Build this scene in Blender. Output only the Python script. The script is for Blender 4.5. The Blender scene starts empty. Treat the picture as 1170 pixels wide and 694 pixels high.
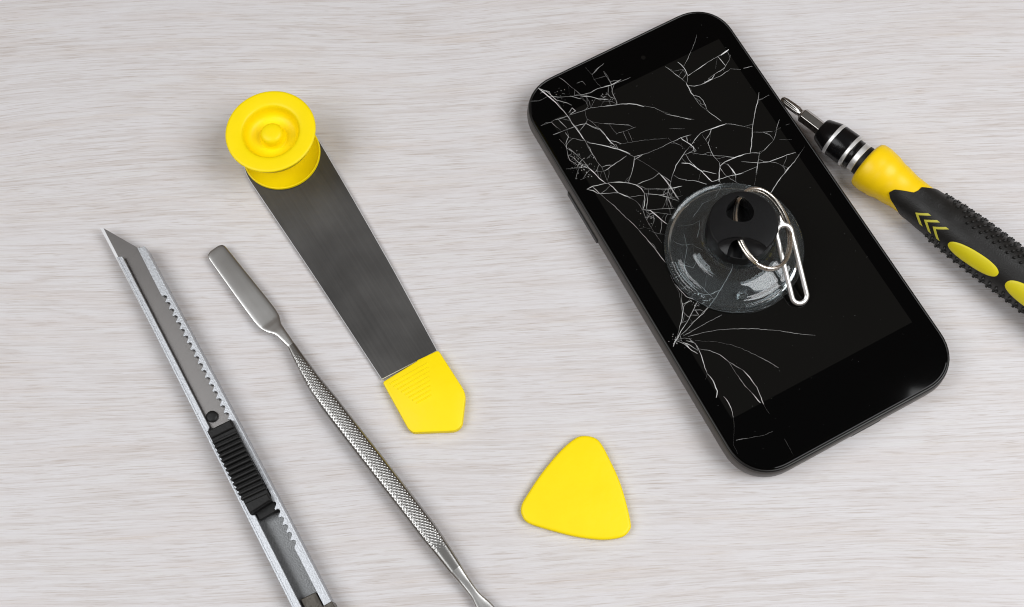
import bpy, bmesh, math, random
from mathutils import Vector, Matrix
random.seed(7)
scene = bpy.context.scene
COL = scene.collection
MM = 0.001
PI = math.pi

# ---------------------------------------------------------------- camera geometry (all lengths in mm)
FPX, CX, CY, CAMH = 1300.0, 585.0, 347.0, 315.7
_p, _r = math.radians(19.15), math.radians(5.387)
Dn = Vector((math.sin(_p) * math.sin(_r), math.sin(_p) * math.cos(_r), math.cos(_p)))   # world down seen by the camera
Ex = Vector((1, 0, 0)); Ex = (Ex - Dn * Ex.dot(Dn)).normalized()
Gy = Dn.cross(Ex)
def _un(x, y):
    ray = Vector(((x - CX) / FPX, (y - CY) / FPX, 1)); ray = ray / ray.dot(Dn)
    return Vector((ray.dot(Ex), -ray.dot(Gy)))
_O = _un(CX, CY) * CAMH
def at(x, y, z=0.0):
    q = _un(x, y) * (CAMH - z) - _O
    return Vector((q.x, q.y, z))
def at2(pts, z): return [(at(x, y, z).x, at(x, y, z).y) for x, y in pts]

cam = bpy.data.cameras.new('camera'); camo = bpy.data.objects.new('camera', cam); COL.objects.link(camo)
cam.sensor_width = 36; cam.lens = FPX / 1170 * 36; cam.clip_start = 0.01; cam.clip_end = 50
camo.matrix_world = Matrix(((Ex.x, -Ex.y, -Ex.z, -_O.x * MM), (-Gy.x, Gy.y, Gy.z, -_O.y * MM),
                            (-Dn.x, Dn.y, Dn.z, CAMH * MM), (0, 0, 0, 1)))
scene.camera = camo

# ---------------------------------------------------------------- materials
def new_mat(name):
    m = bpy.data.materials.new(name); m.use_nodes = True
    return m, m.node_tree.nodes, m.node_tree.links, m.node_tree.nodes['Principled BSDF']
def simple(name, col, rough=.4, metal=0, spec=.5, noise=0.06, scale=300, bump=0, bscale=900, coat=0, rvar=0.05):
    m, N, L, b = new_mat(name)
    tc = N.new('ShaderNodeTexCoord'); nz = N.new('ShaderNodeTexNoise')
    nz.inputs['Scale'].default_value = scale; nz.inputs['Detail'].default_value = 6
    L.new(tc.outputs['Object'], nz.inputs['Vector'])
    mx = N.new('ShaderNodeMix'); mx.data_type = 'RGBA'
    mx.inputs[6].default_value = (*[c * (1 - noise) for c in col], 1); mx.inputs[7].default_value = (*[min(1, c * (1 + noise)) for c in col], 1)
    L.new(nz.outputs['Fac'], mx.inputs[0]); L.new(mx.outputs[2], b.inputs['Base Color'])
    mr = N.new('ShaderNodeMapRange'); mr.inputs['To Min'].default_value = max(.02, rough - rvar); mr.inputs['To Max'].default_value = rough + rvar
    L.new(nz.outputs['Fac'], mr.inputs['Value']); L.new(mr.outputs['Result'], b.inputs['Roughness'])
    b.inputs['Metallic'].default_value = metal; b.inputs['Specular IOR Level'].default_value = spec
    if coat: b.inputs['Coat Weight'].default_value = coat; b.inputs['Coat Roughness'].default_value = .08
    if bump:
        n2 = N.new('ShaderNodeTexNoise'); n2.inputs['Scale'].default_value = bscale; n2.inputs['Detail'].default_value = 3
        L.new(tc.outputs['Object'], n2.inputs['Vector'])
        bp = N.new('ShaderNodeBump'); bp.inputs['Strength'].default_value = bump; bp.inputs['Distance'].default_value = 0.0003
        L.new(n2.outputs['Fac'], bp.inputs['Height']); L.new(bp.outputs['Normal'], b.inputs['Normal'])
    return m

def wood():
    m, N, L, b = new_mat('pale_wood_laminate')
    tc = N.new('ShaderNodeTexCoord')
    def stretched(sx, sy, scale, detail=6, rough=.6, dist=0, rot=0.0):
        mp = N.new('ShaderNodeMapping'); mp.inputs['Scale'].default_value = (sx, sy, 1); mp.inputs['Rotation'].default_value = (0, 0, rot)
        L.new(warp.outputs[0], mp.inputs['Vector'])
        n = N.new('ShaderNodeTexNoise'); n.inputs['Scale'].default_value = scale; n.inputs['Detail'].default_value = detail
        n.inputs['Roughness'].default_value = rough; n.inputs['Distortion'].default_value = dist
        L.new(mp.outputs[0], n.inputs['Vector']); return n
    # slow waviness of the grain
    wn = N.new('ShaderNodeTexNoise'); wn.inputs['Scale'].default_value = 7; wn.inputs['Detail'].default_value = 1.5
    mpw = N.new('ShaderNodeMapping'); mpw.inputs['Scale'].default_value = (.7, 1.2, 1)
    L.new(tc.outputs['Object'], mpw.inputs['Vector']); L.new(mpw.outputs[0], wn.inputs['Vector'])
    sub = N.new('ShaderNodeVectorMath'); sub.operation = 'SUBTRACT'; sub.inputs[1].default_value = (.5, .5, .5)
    L.new(wn.outputs['Color'], sub.inputs[0])
    mul = N.new('ShaderNodeVectorMath'); mul.operation = 'MULTIPLY'; mul.inputs[1].default_value = (0, .024, 0)
    L.new(sub.outputs[0], mul.inputs[0])
    warp = N.new('ShaderNodeVectorMath'); warp.operation = 'ADD'
    rotm = N.new('ShaderNodeMapping'); rotm.inputs['Rotation'].default_value = (0, 0, math.radians(-2.2)); L.new(tc.outputs['Object'], rotm.inputs['Vector']); L.new(rotm.outputs[0], warp.inputs[0]); L.new(mul.outputs[0], warp.inputs[1])
    pore = stretched(90, 2800, 1, 4, .62, .25)          # short fine pores
    line = stretched(23, 1050, 1, 5, .66, .1)      # grain lines
    wide = stretched(17, 170, 1, 4, .6, .2)        # broad tan bands
    blot = stretched(12, 70, 1, 3, .55)            # blotches
    def ramp(src, p0, p1, c0=(0, 0, 0, 1), c1=(1, 1, 1, 1)):
        r = N.new('ShaderNodeValToRGB'); r.color_ramp.elements[0].position = p0; r.color_ramp.elements[1].position = p1
        r.color_ramp.elements[0].color = c0; r.color_ramp.elements[1].color = c1
        L.new(src.outputs['Fac'], r.inputs['Fac']); return r
    def scaled(r, k):
        x = N.new('ShaderNodeMath'); x.operation = 'MULTIPLY'; x.inputs[1].default_value = k; L.new(r.outputs[0], x.inputs[0]); return x
    def times(a, b_):
        x = N.new('ShaderNodeMath'); x.operation = 'MULTIPLY'; L.new(a.outputs[0], x.inputs[0]); L.new(b_.outputs[0], x.inputs[1]); return x
    def mix(fac, a, bcol, mode='MIX'):
        x = N.new('ShaderNodeMix'); x.data_type = 'RGBA'; x.blend_type = mode
        if isinstance(fac, float): x.inputs[0].default_value = fac
        else: L.new(fac.outputs[0], x.inputs[0])
        for k, v in ((6, a), (7, bcol)):
            if isinstance(v, tuple): x.inputs[k].default_value = v
            else: L.new(v, x.inputs[k])
        return x
    WHITE = (.632, .616, .618, 1); LINE = (.452, .398, .348, 1); TAN = (.53, .445, .385, 1); DARK = (.40, .335, .29, 1); PALE = (.70, .69, .73, 1)
    area = ramp(blot, .3, .68, (.55, .55, .55, 1), (1, 1, 1, 1))
    c1 = mix(scaled(ramp(wide, .48, .72), .55), WHITE, TAN)
    c2 = mix(scaled(times(ramp(line, .44, .60), area), .95), c1.outputs[2], LINE)
    c3 = mix(scaled(ramp(line, .44, .30), .40), c2.outputs[2], PALE)
    c4 = mix(scaled(times(ramp(pore, .53, .66), area), .66), c3.outputs[2], DARK)
    fine = pore
    L.new(c4.outputs[2], b.inputs['Base Color'])
    b.inputs['Roughness'].default_value = .55; b.inputs['Specular IOR Level'].default_value = .3
    bp = N.new('ShaderNodeBump'); bp.inputs['Strength'].default_value = .35; bp.inputs['Distance'].default_value = .0003
    L.new(fine.outputs['Fac'], bp.inputs['Height']); L.new(bp.outputs['Normal'], b.inputs['Normal'])
    return m

def brushed(name, col, rough, axis=0, streak=1500, mottle=.25, cross=30):
    m, N, L, b = new_mat(name)
    tc = N.new('ShaderNodeTexCoord'); mp = N.new('ShaderNodeMapping')
    s = [streak] * 3; s[axis] = cross; mp.inputs['Scale'].default_value = s
    L.new(tc.outputs['Object'], mp.inputs['Vector'])
    n1 = N.new('ShaderNodeTexNoise'); n1.inputs['Scale'].default_value = 1; n1.inputs['Detail'].default_value = 4
    L.new(mp.outputs[0], n1.inputs['Vector'])
    n2 = N.new('ShaderNodeTexNoise'); n2.inputs['Scale'].default_value = 45; n2.inputs['Detail'].default_value = 5
    L.new(tc.outputs['Object'], n2.inputs['Vector'])
    ad = N.new('ShaderNodeMath'); ad.operation = 'MULTIPLY_ADD'; ad.inputs[1].default_value = .22
    L.new(n1.outputs['Fac'], ad.inputs[0])
    h = N.new('ShaderNodeMath'); h.operation = 'MULTIPLY'; h.inputs[1].default_value = .78
    L.new(n2.outputs['Fac'], h.inputs[0]); L.new(h.outputs[0], ad.inputs[2])
    mx = N.new('ShaderNodeMix'); mx.data_type = 'RGBA'
    mx.inputs[6].default_value = (*[c * (1 - mottle) for c in col], 1); mx.inputs[7].default_value = (*[c * (1 + mottle) for c in col], 1)
    L.new(ad.outputs[0], mx.inputs[0]); L.new(mx.outputs[2], b.inputs['Base Color'])
    mr = N.new('ShaderNodeMapRange'); mr.inputs['From Min'].default_value = .3; mr.inputs['From Max'].default_value = .7
    mr.inputs['To Min'].default_value = rough - .03; mr.inputs['To Max'].default_value = rough + .05
    L.new(ad.outputs[0], mr.inputs['Value']); L.new(mr.outputs['Result'], b.inputs['Roughness'])
    b.inputs['Metallic'].default_value = 1
    bp = N.new('ShaderNodeBump'); bp.inputs['Strength'].default_value = .05; bp.inputs['Distance'].default_value = .00005
    L.new(n1.outputs['Fac'], bp.inputs['Height']); L.new(bp.outputs['Normal'], b.inputs['Normal'])
    return m

def knurl_mat():
    m, N, L, b = new_mat('knurled_steel')
    b.inputs['Base Color'].default_value = (.36, .355, .345, 1); b.inputs['Metallic'].default_value = 1; b.inputs['Roughness'].default_value = .28
    return m

def granular(name, col, rough=.42):
    m = simple(name, col, rough, 1, noise=.2, scale=1500, bump=.25, bscale=2300, rvar=.10)
    return m

def glass(name, tint, rough=.03, ior=1.46):
    m, N, L, b = new_mat(name)
    b.inputs['Base Color'].default_value = (*tint, 1); b.inputs['Transmission Weight'].default_value = .978
    b.inputs['IOR'].default_value = ior
    tc = N.new('ShaderNodeTexCoord'); nz = N.new('ShaderNodeTexNoise'); nz.inputs['Scale'].default_value = 110; nz.inputs['Detail'].default_value = 2
    L.new(tc.outputs['Object'], nz.inputs['Vector'])
    mr = N.new('ShaderNodeMapRange'); mr.inputs['From Min'].default_value = .45; mr.inputs['From Max'].default_value = .75
    mr.inputs['To Min'].default_value = rough; mr.inputs['To Max'].default_value = rough + .05
    L.new(nz.outputs['Fac'], mr.inputs['Value']); L.new(mr.outputs['Result'], b.inputs['Roughness'])
    bp = N.new('ShaderNodeBump'); bp.inputs['Strength'].default_value = .015; bp.inputs['Distance'].default_value = .0006
    L.new(nz.outputs['Fac'], bp.inputs['Height']); L.new(bp.outputs['Normal'], b.inputs['Normal'])
    return m

M = {}
M['wood'] = wood()
M['yellow'] = simple('yellow_plastic', (.93, .715, .001), .45, spec=.28, noise=.05, scale=140, bump=.22, bscale=420)
M['yellow_handle'] = simple('golden_yellow_plastic', (.90, .60, .003), .38, spec=.35, noise=.04, scale=140, bump=.12, bscale=420)
M['yellow_dull'] = simple('yellow_inlay', (.70, .60, .006), .45, noise=.05, scale=300)
M['olive'] = simple('olive_chevron', (.56, .51, .05), .5, noise=.06)
M['rubber'] = simple('black_rubber', (.011, .0105, .010), .44, spec=.35, noise=.2, scale=400, bump=.25, bscale=2500)
M['black'] = simple('black_plastic', (.004, .004, .0045), .2, spec=.25, noise=.15, bump=.1, bscale=1500)
M['matte_black'] = simple('matte_black_plastic', (.007, .007, .0075), .38, spec=.18, noise=.15, bump=.15, bscale=2600)
M['slider'] = simple('slider_plastic', (.008, .008, .008), .5, spec=.3, noise=.2, bump=.2, bscale=1500)
M['gloss'] = simple('black_screen_glass', (.0002, .0002, .0003), .05, spec=.15, noise=.1, scale=60, rvar=.02)
M['display'] = simple('dark_display', (.0042, .0040, .0036), .07, spec=.18, noise=.12, scale=40, rvar=.02)
M['trim'] = simple('phone_edge_trim', (.008, .0075, .007), .32, spec=.3, noise=.1)
M['case'] = simple('phone_back_shell', (.042, .036, .031), .38, noise=.12, scale=200, bump=.08, bscale=2000)
M['crack'] = simple('fractured_glass_edge', (.84, .785, .66), .32, noise=.95, scale=300)
M['steel'] = brushed('blade_steel', (.075, .073, .071), .38, 0, 1600, .95, 25)
M['steel'].node_tree.nodes['Principled BSDF'].inputs['Metallic'].default_value = .4
M['cutter_steel'] = brushed('cutter_blade_steel', (.235, .225, .22), .40, 1, 1800, .10, 60)
M['bright_steel'] = brushed('ground_edge_glint_steel', (.80, .81, .83), .42, 0)  # steel for ground edges, their glint painted in as a pale base
M['bright_steel'].node_tree.nodes['Principled BSDF'].inputs['Metallic'].default_value = .55
M['tool_steel'] = brushed('tool_steel', (.50, .495, .485), .30, 0, 1500, .15, 40)
M['knurl'] = knurl_mat()
M['chrome'] = simple('chrome', (.78, .78, .78), .42, .75, noise=.05)
M['bit'] = simple('dark_chrome_bit', (.40, .38, .36), .2, 1, noise=.1)
M['ring'] = simple('nickel_ring_wire', (.80, .75, .68), .27, 1, noise=.15, scale=500)
M['ejector'] = simple('white_metal', (.78, .775, .765), .34, .9, noise=.02)
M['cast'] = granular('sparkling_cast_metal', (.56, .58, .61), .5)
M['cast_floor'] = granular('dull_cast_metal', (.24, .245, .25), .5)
M['clip'] = simple('dull_end_clip', (.085, .075, .062), .35, .3, noise=.3, scale=600, bump=.3)
M['glass'] = glass('clear_vinyl', (.86, .94, .97), .02)

# ---------------------------------------------------------------- objects
MW = {}
def link(o, parent=None):
    COL.objects.link(o)
    if parent is not None: o.parent = parent
    return o
def tag(o, label, cat, group=None):
    o['label'] = label; o['category'] = cat
    if group: o['group'] = group
def thing(name, loc, rotz, label, cat, group=None):
    o = link(bpy.data.objects.new(name, None)); o.empty_display_size = .01
    o.location = Vector(loc) * MM; o.rotation_euler = (0, 0, rotz)
    MW[o.name] = Matrix.Translation(Vector(loc) * MM) @ Matrix.Rotation(rotz, 4, 'Z')
    tag(o, label, cat, group); return o
def part(name, bm, mats, parent=None, smooth=35, bevel=None, segs=2):
    """bm is in world mm; it is stored relative to its thing."""
    if not isinstance(mats, (list, tuple)): mats = [mats]
    T = MW[parent.name].inverted() if parent is not None else Matrix.Identity(4)
    bmesh.ops.transform(bm, matrix=T @ Matrix.Scale(MM, 4), verts=bm.verts)
    bmesh.ops.recalc_face_normals(bm, faces=bm.faces)
    me = bpy.data.meshes.new(name); bm.to_mesh(me); bm.free()
    for m in mats: me.materials.append(m)
    if smooth:
        me.shade_smooth(); me.set_sharp_from_angle(angle=math.radians(smooth))
    o = link(bpy.data.objects.new(name, me), parent)
    if parent is not None: MW[o.name] = MW[parent.name]
    if bevel:
        b = o.modifiers.new('bevel', 'BEVEL'); b.width = bevel * MM; b.segments = segs; b.limit_method = 'ANGLE'; b.angle_limit = math.radians(35); b.harden_normals = True
    return o

# ---------------------------------------------------------------- shape helpers (world mm)
def loft(bm, rings, cap0=True, cap1=True, closed=True, mi=0):
    vs = [[bm.verts.new(p) for p in r] for r in rings]
    n = len(vs[0])
    for a, b in zip(vs, vs[1:]):
        for i in range(n if closed else n - 1):
            j = (i + 1) % n
            f = bm.faces.new((a[i], a[j], b[j], b[i])); f.material_index = mi
    if cap0: bm.faces.new(list(reversed(vs[0]))).material_index = mi
    if cap1: bm.faces.new(vs[-1]).material_index = mi
    return vs
def inset(poly, d):
    n = len(poly); out = []
    area = sum(poly[i][0] * poly[(i + 1) % n][1] - poly[(i + 1) % n][0] * poly[i][1] for i in range(n))
    s = 1 if area > 0 else -1
    for i in range(n):
        a = Vector(poly[i - 1]); b = Vector(poly[i]); c = Vector(poly[(i + 1) % n])
        t1 = (b - a).normalized(); t2 = (c - b).normalized()
        n1 = Vector((-t1.y, t1.x)) * s; n2 = Vector((-t2.y, t2.x)) * s
        k = n1 + n2
        k = k / max(.35, k.length_squared / 2) if k.length > 1e-6 else n1
        out.append((b.x + k.x * d, b.y + k.y * d))
    return out
def prism(bm, poly, prof, mi=0):
    """prof: list of (inset, z)"""
    return loft(bm, [[(x, y, z) for x, y in inset(poly, d)] for d, z in prof], mi=mi)
def smooth_poly(pts, per=6, corner=()):
    n = len(pts); out = []
    for i in range(n):
        p0, p1, p2, p3 = (Vector(pts[(i + k) % n]) for k in (-1, 0, 1, 2))
        for k in range(per):
            t = k / per
            q = .5 * ((2 * p1) + (p2 - p0) * t + (2 * p0 - 5 * p1 + 4 * p2 - p3) * t * t + (3 * p1 - p0 - 3 * p2 + p3) * t ** 3)
            out.append((q.x, q.y))
    return out
def round_corners(pts, r, seg=5):
    n = len(pts); out = []
    for i in range(n):
        a, b, c = Vector(pts[i - 1]), Vector(pts[i]), Vector(pts[(i + 1) % n])
        rr = r[i] if isinstance(r, (list, tuple)) else r
        if rr <= 0: out.append((b.x, b.y)); continue
        u = (a - b).normalized(); v = (c - b).normalized()
        d = min(rr, (a - b).length * .48, (c - b).length * .48)
        p, q = b + u * d, b + v * d
        for k in range(seg + 1):
            t = k / seg
            w = p * (1 - t) ** 2 + b * 2 * t * (1 - t) + q * t * t
            out.append((w.x, w.y))
    return out
def rrect(u0, u1, v0, v1, R, n=12):
    out = []
    for cu, cv, a0 in ((u1 - R, v1 - R, 0), (u0 + R, v1 - R, 90), (u0 + R, v0 + R, 180), (u1 - R, v0 + R, 270)):
        for k in range(n + 1):
            a = math.radians(a0 + 90 * k / n)
            # slightly squarish corner like a moulded shell
            out.append((cu + R * math.copysign(abs(math.cos(a)) ** .94, math.cos(a)), cv + R * math.copysign(abs(math.sin(a)) ** .94, math.sin(a))))
    return out
def lathe(bm, prof, c, n=96, mi=0, cap0=True, cap1=True):
    return loft(bm, [[(c[0] + r * math.cos(2 * PI * k / n), c[1] + r * math.sin(2 * PI * k / n), c[2] + z) for k in range(n)] for r, z in prof], cap0, cap1, mi=mi)
def box(bm, c, ax, ay, az, mi=0):
    c, ax, ay, az = map(Vector, (c, ax, ay, az))
    vs = [bm.verts.new(c + ax * i + ay * j + az * k) for i in (-1, 1) for j in (-1, 1) for k in (-1, 1)]
    for q in ((0, 1, 3, 2), (4, 6, 7, 5), (0, 4, 5, 1), (2, 3, 7, 6), (0, 2, 6, 4), (1, 5, 7, 3)):
        bm.faces.new([vs[i] for i in q]).material_index = mi
def tube(bm, pts, r, n=12, closed=False, mi=0):
    pts = [Vector(p) for p in pts]; m = len(pts); rings = []
    nrm = None
    for i, p in enumerate(pts):
        a = pts[i - 1] if (closed or i) else p; b = pts[(i + 1) % m] if (closed or i < m - 1) else p
        t = (b - a).normalized()
        if nrm is None: nrm = t.orthogonal().normalized()
        nrm = (nrm - t * nrm.dot(t)).normalized(); bi = t.cross(nrm)
        rings.append([p + (nrm * math.cos(2 * PI * k / n) + bi * math.sin(2 * PI * k / n)) * r for k in range(n)])
    if closed:
        vs = [[bm.verts.new(p) for p in q] for q in rings]
        for a in range(m):
            A, B = vs[a], vs[(a + 1) % m]
            for k in range(n): bm.faces.new((A[k], A[(k + 1) % n], B[(k + 1) % n], B[k])).material_index = mi
    else: loft(bm, rings, mi=mi)
def evaluate(o):
    dg = bpy.context.evaluated_depsgraph_get()
    return bpy.data.meshes.new_from_object(o.evaluated_get(dg))

# ================================================================ TABLE
bm = bmesh.new()
box(bm, (0, 20, -10), (420, 0, 0), (0, 330, 0), (0, 0, 10))
tb = part('tabletop', bm, M['wood'], smooth=0)
tb['kind'] = 'structure'; tb['label'] = 'pale whitewashed wood tabletop with fine horizontal grain'

# ================================================================ PHONE
PU = Vector((.46487, -.88538)); PV = Vector((.88538, .46487)); PC = Vector((62.384, 22.741))
def ph(u, v, z=0): q = PC + PU * u + PV * v; return (q.x, q.y, z)
def ph2(poly): return [ph(u, v)[:2] for u, v in poly]
phone = thing('mobile_phone', (PC.x, PC.y, 0), math.atan2(PU.y, PU.x), 'black mobile phone with a badly cracked screen lying on pale wood', 'phone')
U0, U1, V0, V1 = -65.7, 71.0, -35.0, 35.0
outline = ph2(rrect(U0, U1, V0, V1, 12.5))
bm = bmesh.new()
prism(bm, outline, [(3.4, .05), (1.9, .4), (.8, 1.2), (.15, 2.5), (-.22, 4.0), (-.28, 5.4), (-.12, 6.9), (.15, 7.9), (.35, 8.1)])
part('back_shell', bm, M['case'], phone, 40)
bm = bmesh.new()
n_ = [(1.2, 8.05), (.22, 8.05), (.18, 8.3), (.30, 8.62), (.55, 8.8), (.78, 8.82), (.95, 8.7), (1.2, 8.6)]
loft(bm, [[(x, y, z) for x, y in inset(outline, d)] for d, z in n_], False, False)
part('edge_trim', bm, M['trim'], phone, 40)
# screen glass with its web of cracks
bm = bmesh.new()
prism(bm, outline, [(.98, 8.3), (.98, 8.8), (1.12, 8.96), (1.35, 9.0)])
CR = []
def cr(org, s, items):
    for w, pts in items: CR.append((w, [(org[0] + x / s, org[1] + y / s) for x, y in pts]))
S7 = 6.94
cr((600, 60), S7, [
 (.22, [(105, 285), (150, 320), (185, 350), (240, 395), (290, 450), (325, 490), (360, 540), (385, 580), (420, 625), (470, 694)]),
 (.16, [(105, 285), (170, 310), (200, 335), (250, 380), (330, 400), (370, 420)]),
 (.10, [(40, 388), (110, 385), (180, 350)]), (.16, [(120, 325), (160, 305), (190, 310), (205, 340)]),
 (.10, [(270, 200), (310, 225), (350, 260), (400, 300), (430, 330)]), (.14, [(390, 295), (440, 335), (520, 352)]),
 (.12, [(180, 350), (260, 355), (350, 350), (430, 340), (520, 320), (570, 290), (680, 260), (760, 215)]),
 (.24, [(355, 345), (390, 355), (440, 368)]), (.14, [(440, 345), (520, 352), (580, 370), (660, 372)]),
 (.10, [(480, 120), (530, 175), (545, 215), (575, 250), (600, 272)]), (.08, [(530, 180), (570, 130), (625, 88)]),
 (.08, [(620, 150), (655, 205), (683, 250), (690, 300)]), (.18, [(640, 320), (665, 345), (690, 365)]), (.14, [(600, 340), (615, 355), (640, 365)]),
 (.10, [(410, 245), (455, 230), (480, 260)]),
 (.14, [(345, 480), (372, 440), (400, 465), (360, 490)]),
 (.14, [(355, 495), (420, 475), (480, 455), (520, 440), (600, 430), (690, 420)]),
 (.10, [(480, 390), (500, 430), (475, 460), (480, 500), (492, 530), (487, 565)]),
 (.08, [(125, 582), (200, 555), (260, 525), (330, 505)]), (.16, [(210, 555), (245, 590), (285, 620)]), (.16, [(260, 530), (300, 570), (335, 605)]),
 (.14, [(220, 655), (290, 628), (350, 605), (400, 585), (440, 572), (487, 565)]),
 (.18, [(487, 565), (540, 590), (590, 605), (620, 635), (650, 680), (665, 694)]), (.10, [(492, 530), (530, 550), (575, 600)]), (.05, [(530, 550), (600, 565), (690, 568)]),
])
cr((620, 130), S7, [
 (.16, [(180, 150), (205, 185), (185, 235), (190, 275), (225, 290)]), (.14, [(130, 200), (165, 235), (190, 275)]),
 (.20, [(205, 270), (250, 310), (300, 355), (340, 395), (370, 435), (410, 470), (450, 515), (500, 552)]),
 (.12, [(190, 275), (200, 330), (215, 370), (250, 390), (290, 420)]), (.07, [(205, 190), (260, 200), (330, 215)]),
 (.16, [(200, 330), (250, 350), (280, 385), (310, 400)]), (.16, [(270, 430), (300, 380), (330, 350)]), (.2, [(285, 400), (330, 420), (380, 440), (410, 465)]),
 (.10, [(185, 440), (230, 435), (280, 430), (330, 425)]), (.10, [(300, 410), (275, 470), (262, 520)]), (.16, [(300, 525), (340, 508)]),
 (.22, [(265, 105), (300, 160), (335, 215), (365, 260), (395, 320), (430, 380), (470, 425), (490, 470), (520, 545)]),
 (.18, [(355, 230), (420, 240), (490, 255), (550, 270), (610, 285), (694, 320)]),
 (.20, [(345, 80), (400, 110), (455, 130), (500, 175), (540, 225), (580, 265)]), (.14, [(530, 235), (580, 245), (600, 280)]),
 (.10, [(350, 360), (390, 320), (410, 345)]), (.10, [(425, 460), (440, 420), (450, 400)]), (.10, [(430, 460), (490, 455)]),
 (.15, [(490, 455), (540, 420), (610, 375), (665, 335)]),
 (.2, [(350, 600), (400, 575), (460, 562), (520, 552)]), (.18, [(350, 600), (400, 610), (440, 635)]), (.16, [(400, 585), (430, 610), (450, 635)]),
 (.2, [(440, 635), (500, 632), (560, 628), (600, 628), (650, 650), (694, 665)]), (.18, [(520, 552), (560, 585), (600, 628)]),
 (.14, [(520, 545), (590, 545), (690, 548)]), (.10, [(690, 510), (682, 548)]),
])
cr((690, 80), S7, [
 (.20, [(0, 290), (80, 280), (150, 270), (200, 268), (260, 275), (320, 292)]), (.13, [(320, 285), (400, 300), (450, 325), (490, 348)]), (.11, [(490, 348), (560, 365), (630, 380), (694, 395)]),
 (.12, [(60, 165), (75, 200), (105, 260)]), (.16, [(20, 180), (50, 215), (95, 235)]), (.12, [(0, 250), (60, 250), (100, 270)]), (.16, [(52, 95), (56, 120)]), (.05, [(0, 10), (30, 50), (52, 95)]),
 (.07, [(0, 130), (60, 120), (140, 90), (210, 60)]), (.05, [(0, 425), (100, 432), (200, 440)]), (.13, [(100, 505), (170, 485), (255, 453)]), (.04, [(520, 468), (640, 468)]), (.04, [(120, 590), (300, 560), (500, 542)]),
 (.22, [(0, 600), (60, 620), (110, 630), (170, 655), (240, 688)]), (.14, [(95, 590), (110, 625), (50, 600)]), (.14, [(0, 505), (40, 560), (65, 590)]),
 (.22, [(240, 688), (330, 665), (420, 630), (490, 595), (550, 568), (605, 540), (694, 515)]), (.14, [(510, 540), (540, 572)]),
])
cr((760, 40), S7, [
 (.20, [(0, 252), (60, 295), (120, 340), (165, 378)]), (.10, [(205, 130), (180, 190), (150, 245), (130, 255)]), (.05, [(250, 0), (235, 60), (205, 130)]),
 (.22, [(100, 215), (130, 240), (155, 270), (178, 320)]), (.13, [(178, 320), (178, 360), (170, 385)]), (.06, [(60, 290), (110, 280), (155, 270)]),
 (.34, [(180, 325), (240, 285), (320, 230), (390, 185)]), (.42, [(440, 162), (505, 115)]), (.24, [(390, 188), (440, 160)]),
 (.16, [(415, 170), (450, 210), (480, 245)]), (.18, [(520, 160), (505, 205), (480, 245), (460, 285)]), (.05, [(412, 180), (400, 270)]),
 (.26, [(285, 393), (330, 370), (370, 350), (395, 310)]), (.2, [(340, 350), (375, 352), (320, 380)]), (.18, [(395, 310), (440, 285), (475, 255)]), (.1, [(370, 355), (440, 325), (500, 285), (518, 268)]), (.05, [(518, 270), (600, 275)]), (.10, [(620, 265), (690, 250)]),
 (.16, [(180, 400), (230, 407), (285, 395)]), (.22, [(165, 380), (190, 425), (205, 460), (230, 485)]),
 (.24, [(230, 480), (270, 490), (300, 520), (320, 560), (328, 590)]), (.20, [(225, 485), (250, 520), (280, 560), (320, 592)]), (.10, [(240, 500), (275, 525), (285, 560)]),
 (.13, [(328, 595), (370, 630), (445, 685)]),
 (.13, [(0, 625), (60, 640), (130, 655), (230, 670)]),
])
cr((830, 100), S7, [
 (.18, [(258, 40), (250, 100), (232, 170), (220, 240), (208, 310), (205, 360), (200, 440), (190, 520)]), (.18, [(250, 100), (285, 92)]), (.05, [(285, 92), (340, 60)]),
 (.18, [(0, 290), (70, 295), (140, 310), (205, 330)]), (.10, [(140, 310), (180, 300), (215, 290)]), (.06, [(205, 355), (290, 355), (365, 352)]),
 (.18, [(420, 255), (402, 310), (388, 380), (375, 415), (330, 465), (300, 500), (265, 510)]), (.06, [(380, 350), (430, 320)]), (.05, [(420, 415), (520, 415)]),
 (.20, [(265, 510), (255, 570), (245, 630), (240, 694)]), (.18, [(0, 590), (70, 555), (140, 530), (200, 520), (265, 522)]), (.12, [(0, 550), (70, 555)]),
 (.12, [(120, 588), (200, 595), (260, 600), (340, 590), (420, 560), (480, 535), (550, 515)]), (.14, [(340, 590), (400, 600), (450, 622), (490, 640)]),
 (.18, [(580, 530), (540, 590), (490, 640), (450, 694)]), (.06, [(580, 530), (620, 470)]), (.10, [(240, 630), (180, 655), (120, 680), (80, 690)]), (.18, [(10, 610), (45, 655), (75, 694)]), (.18, [(470, 300), (500, 290)]),
])
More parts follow.
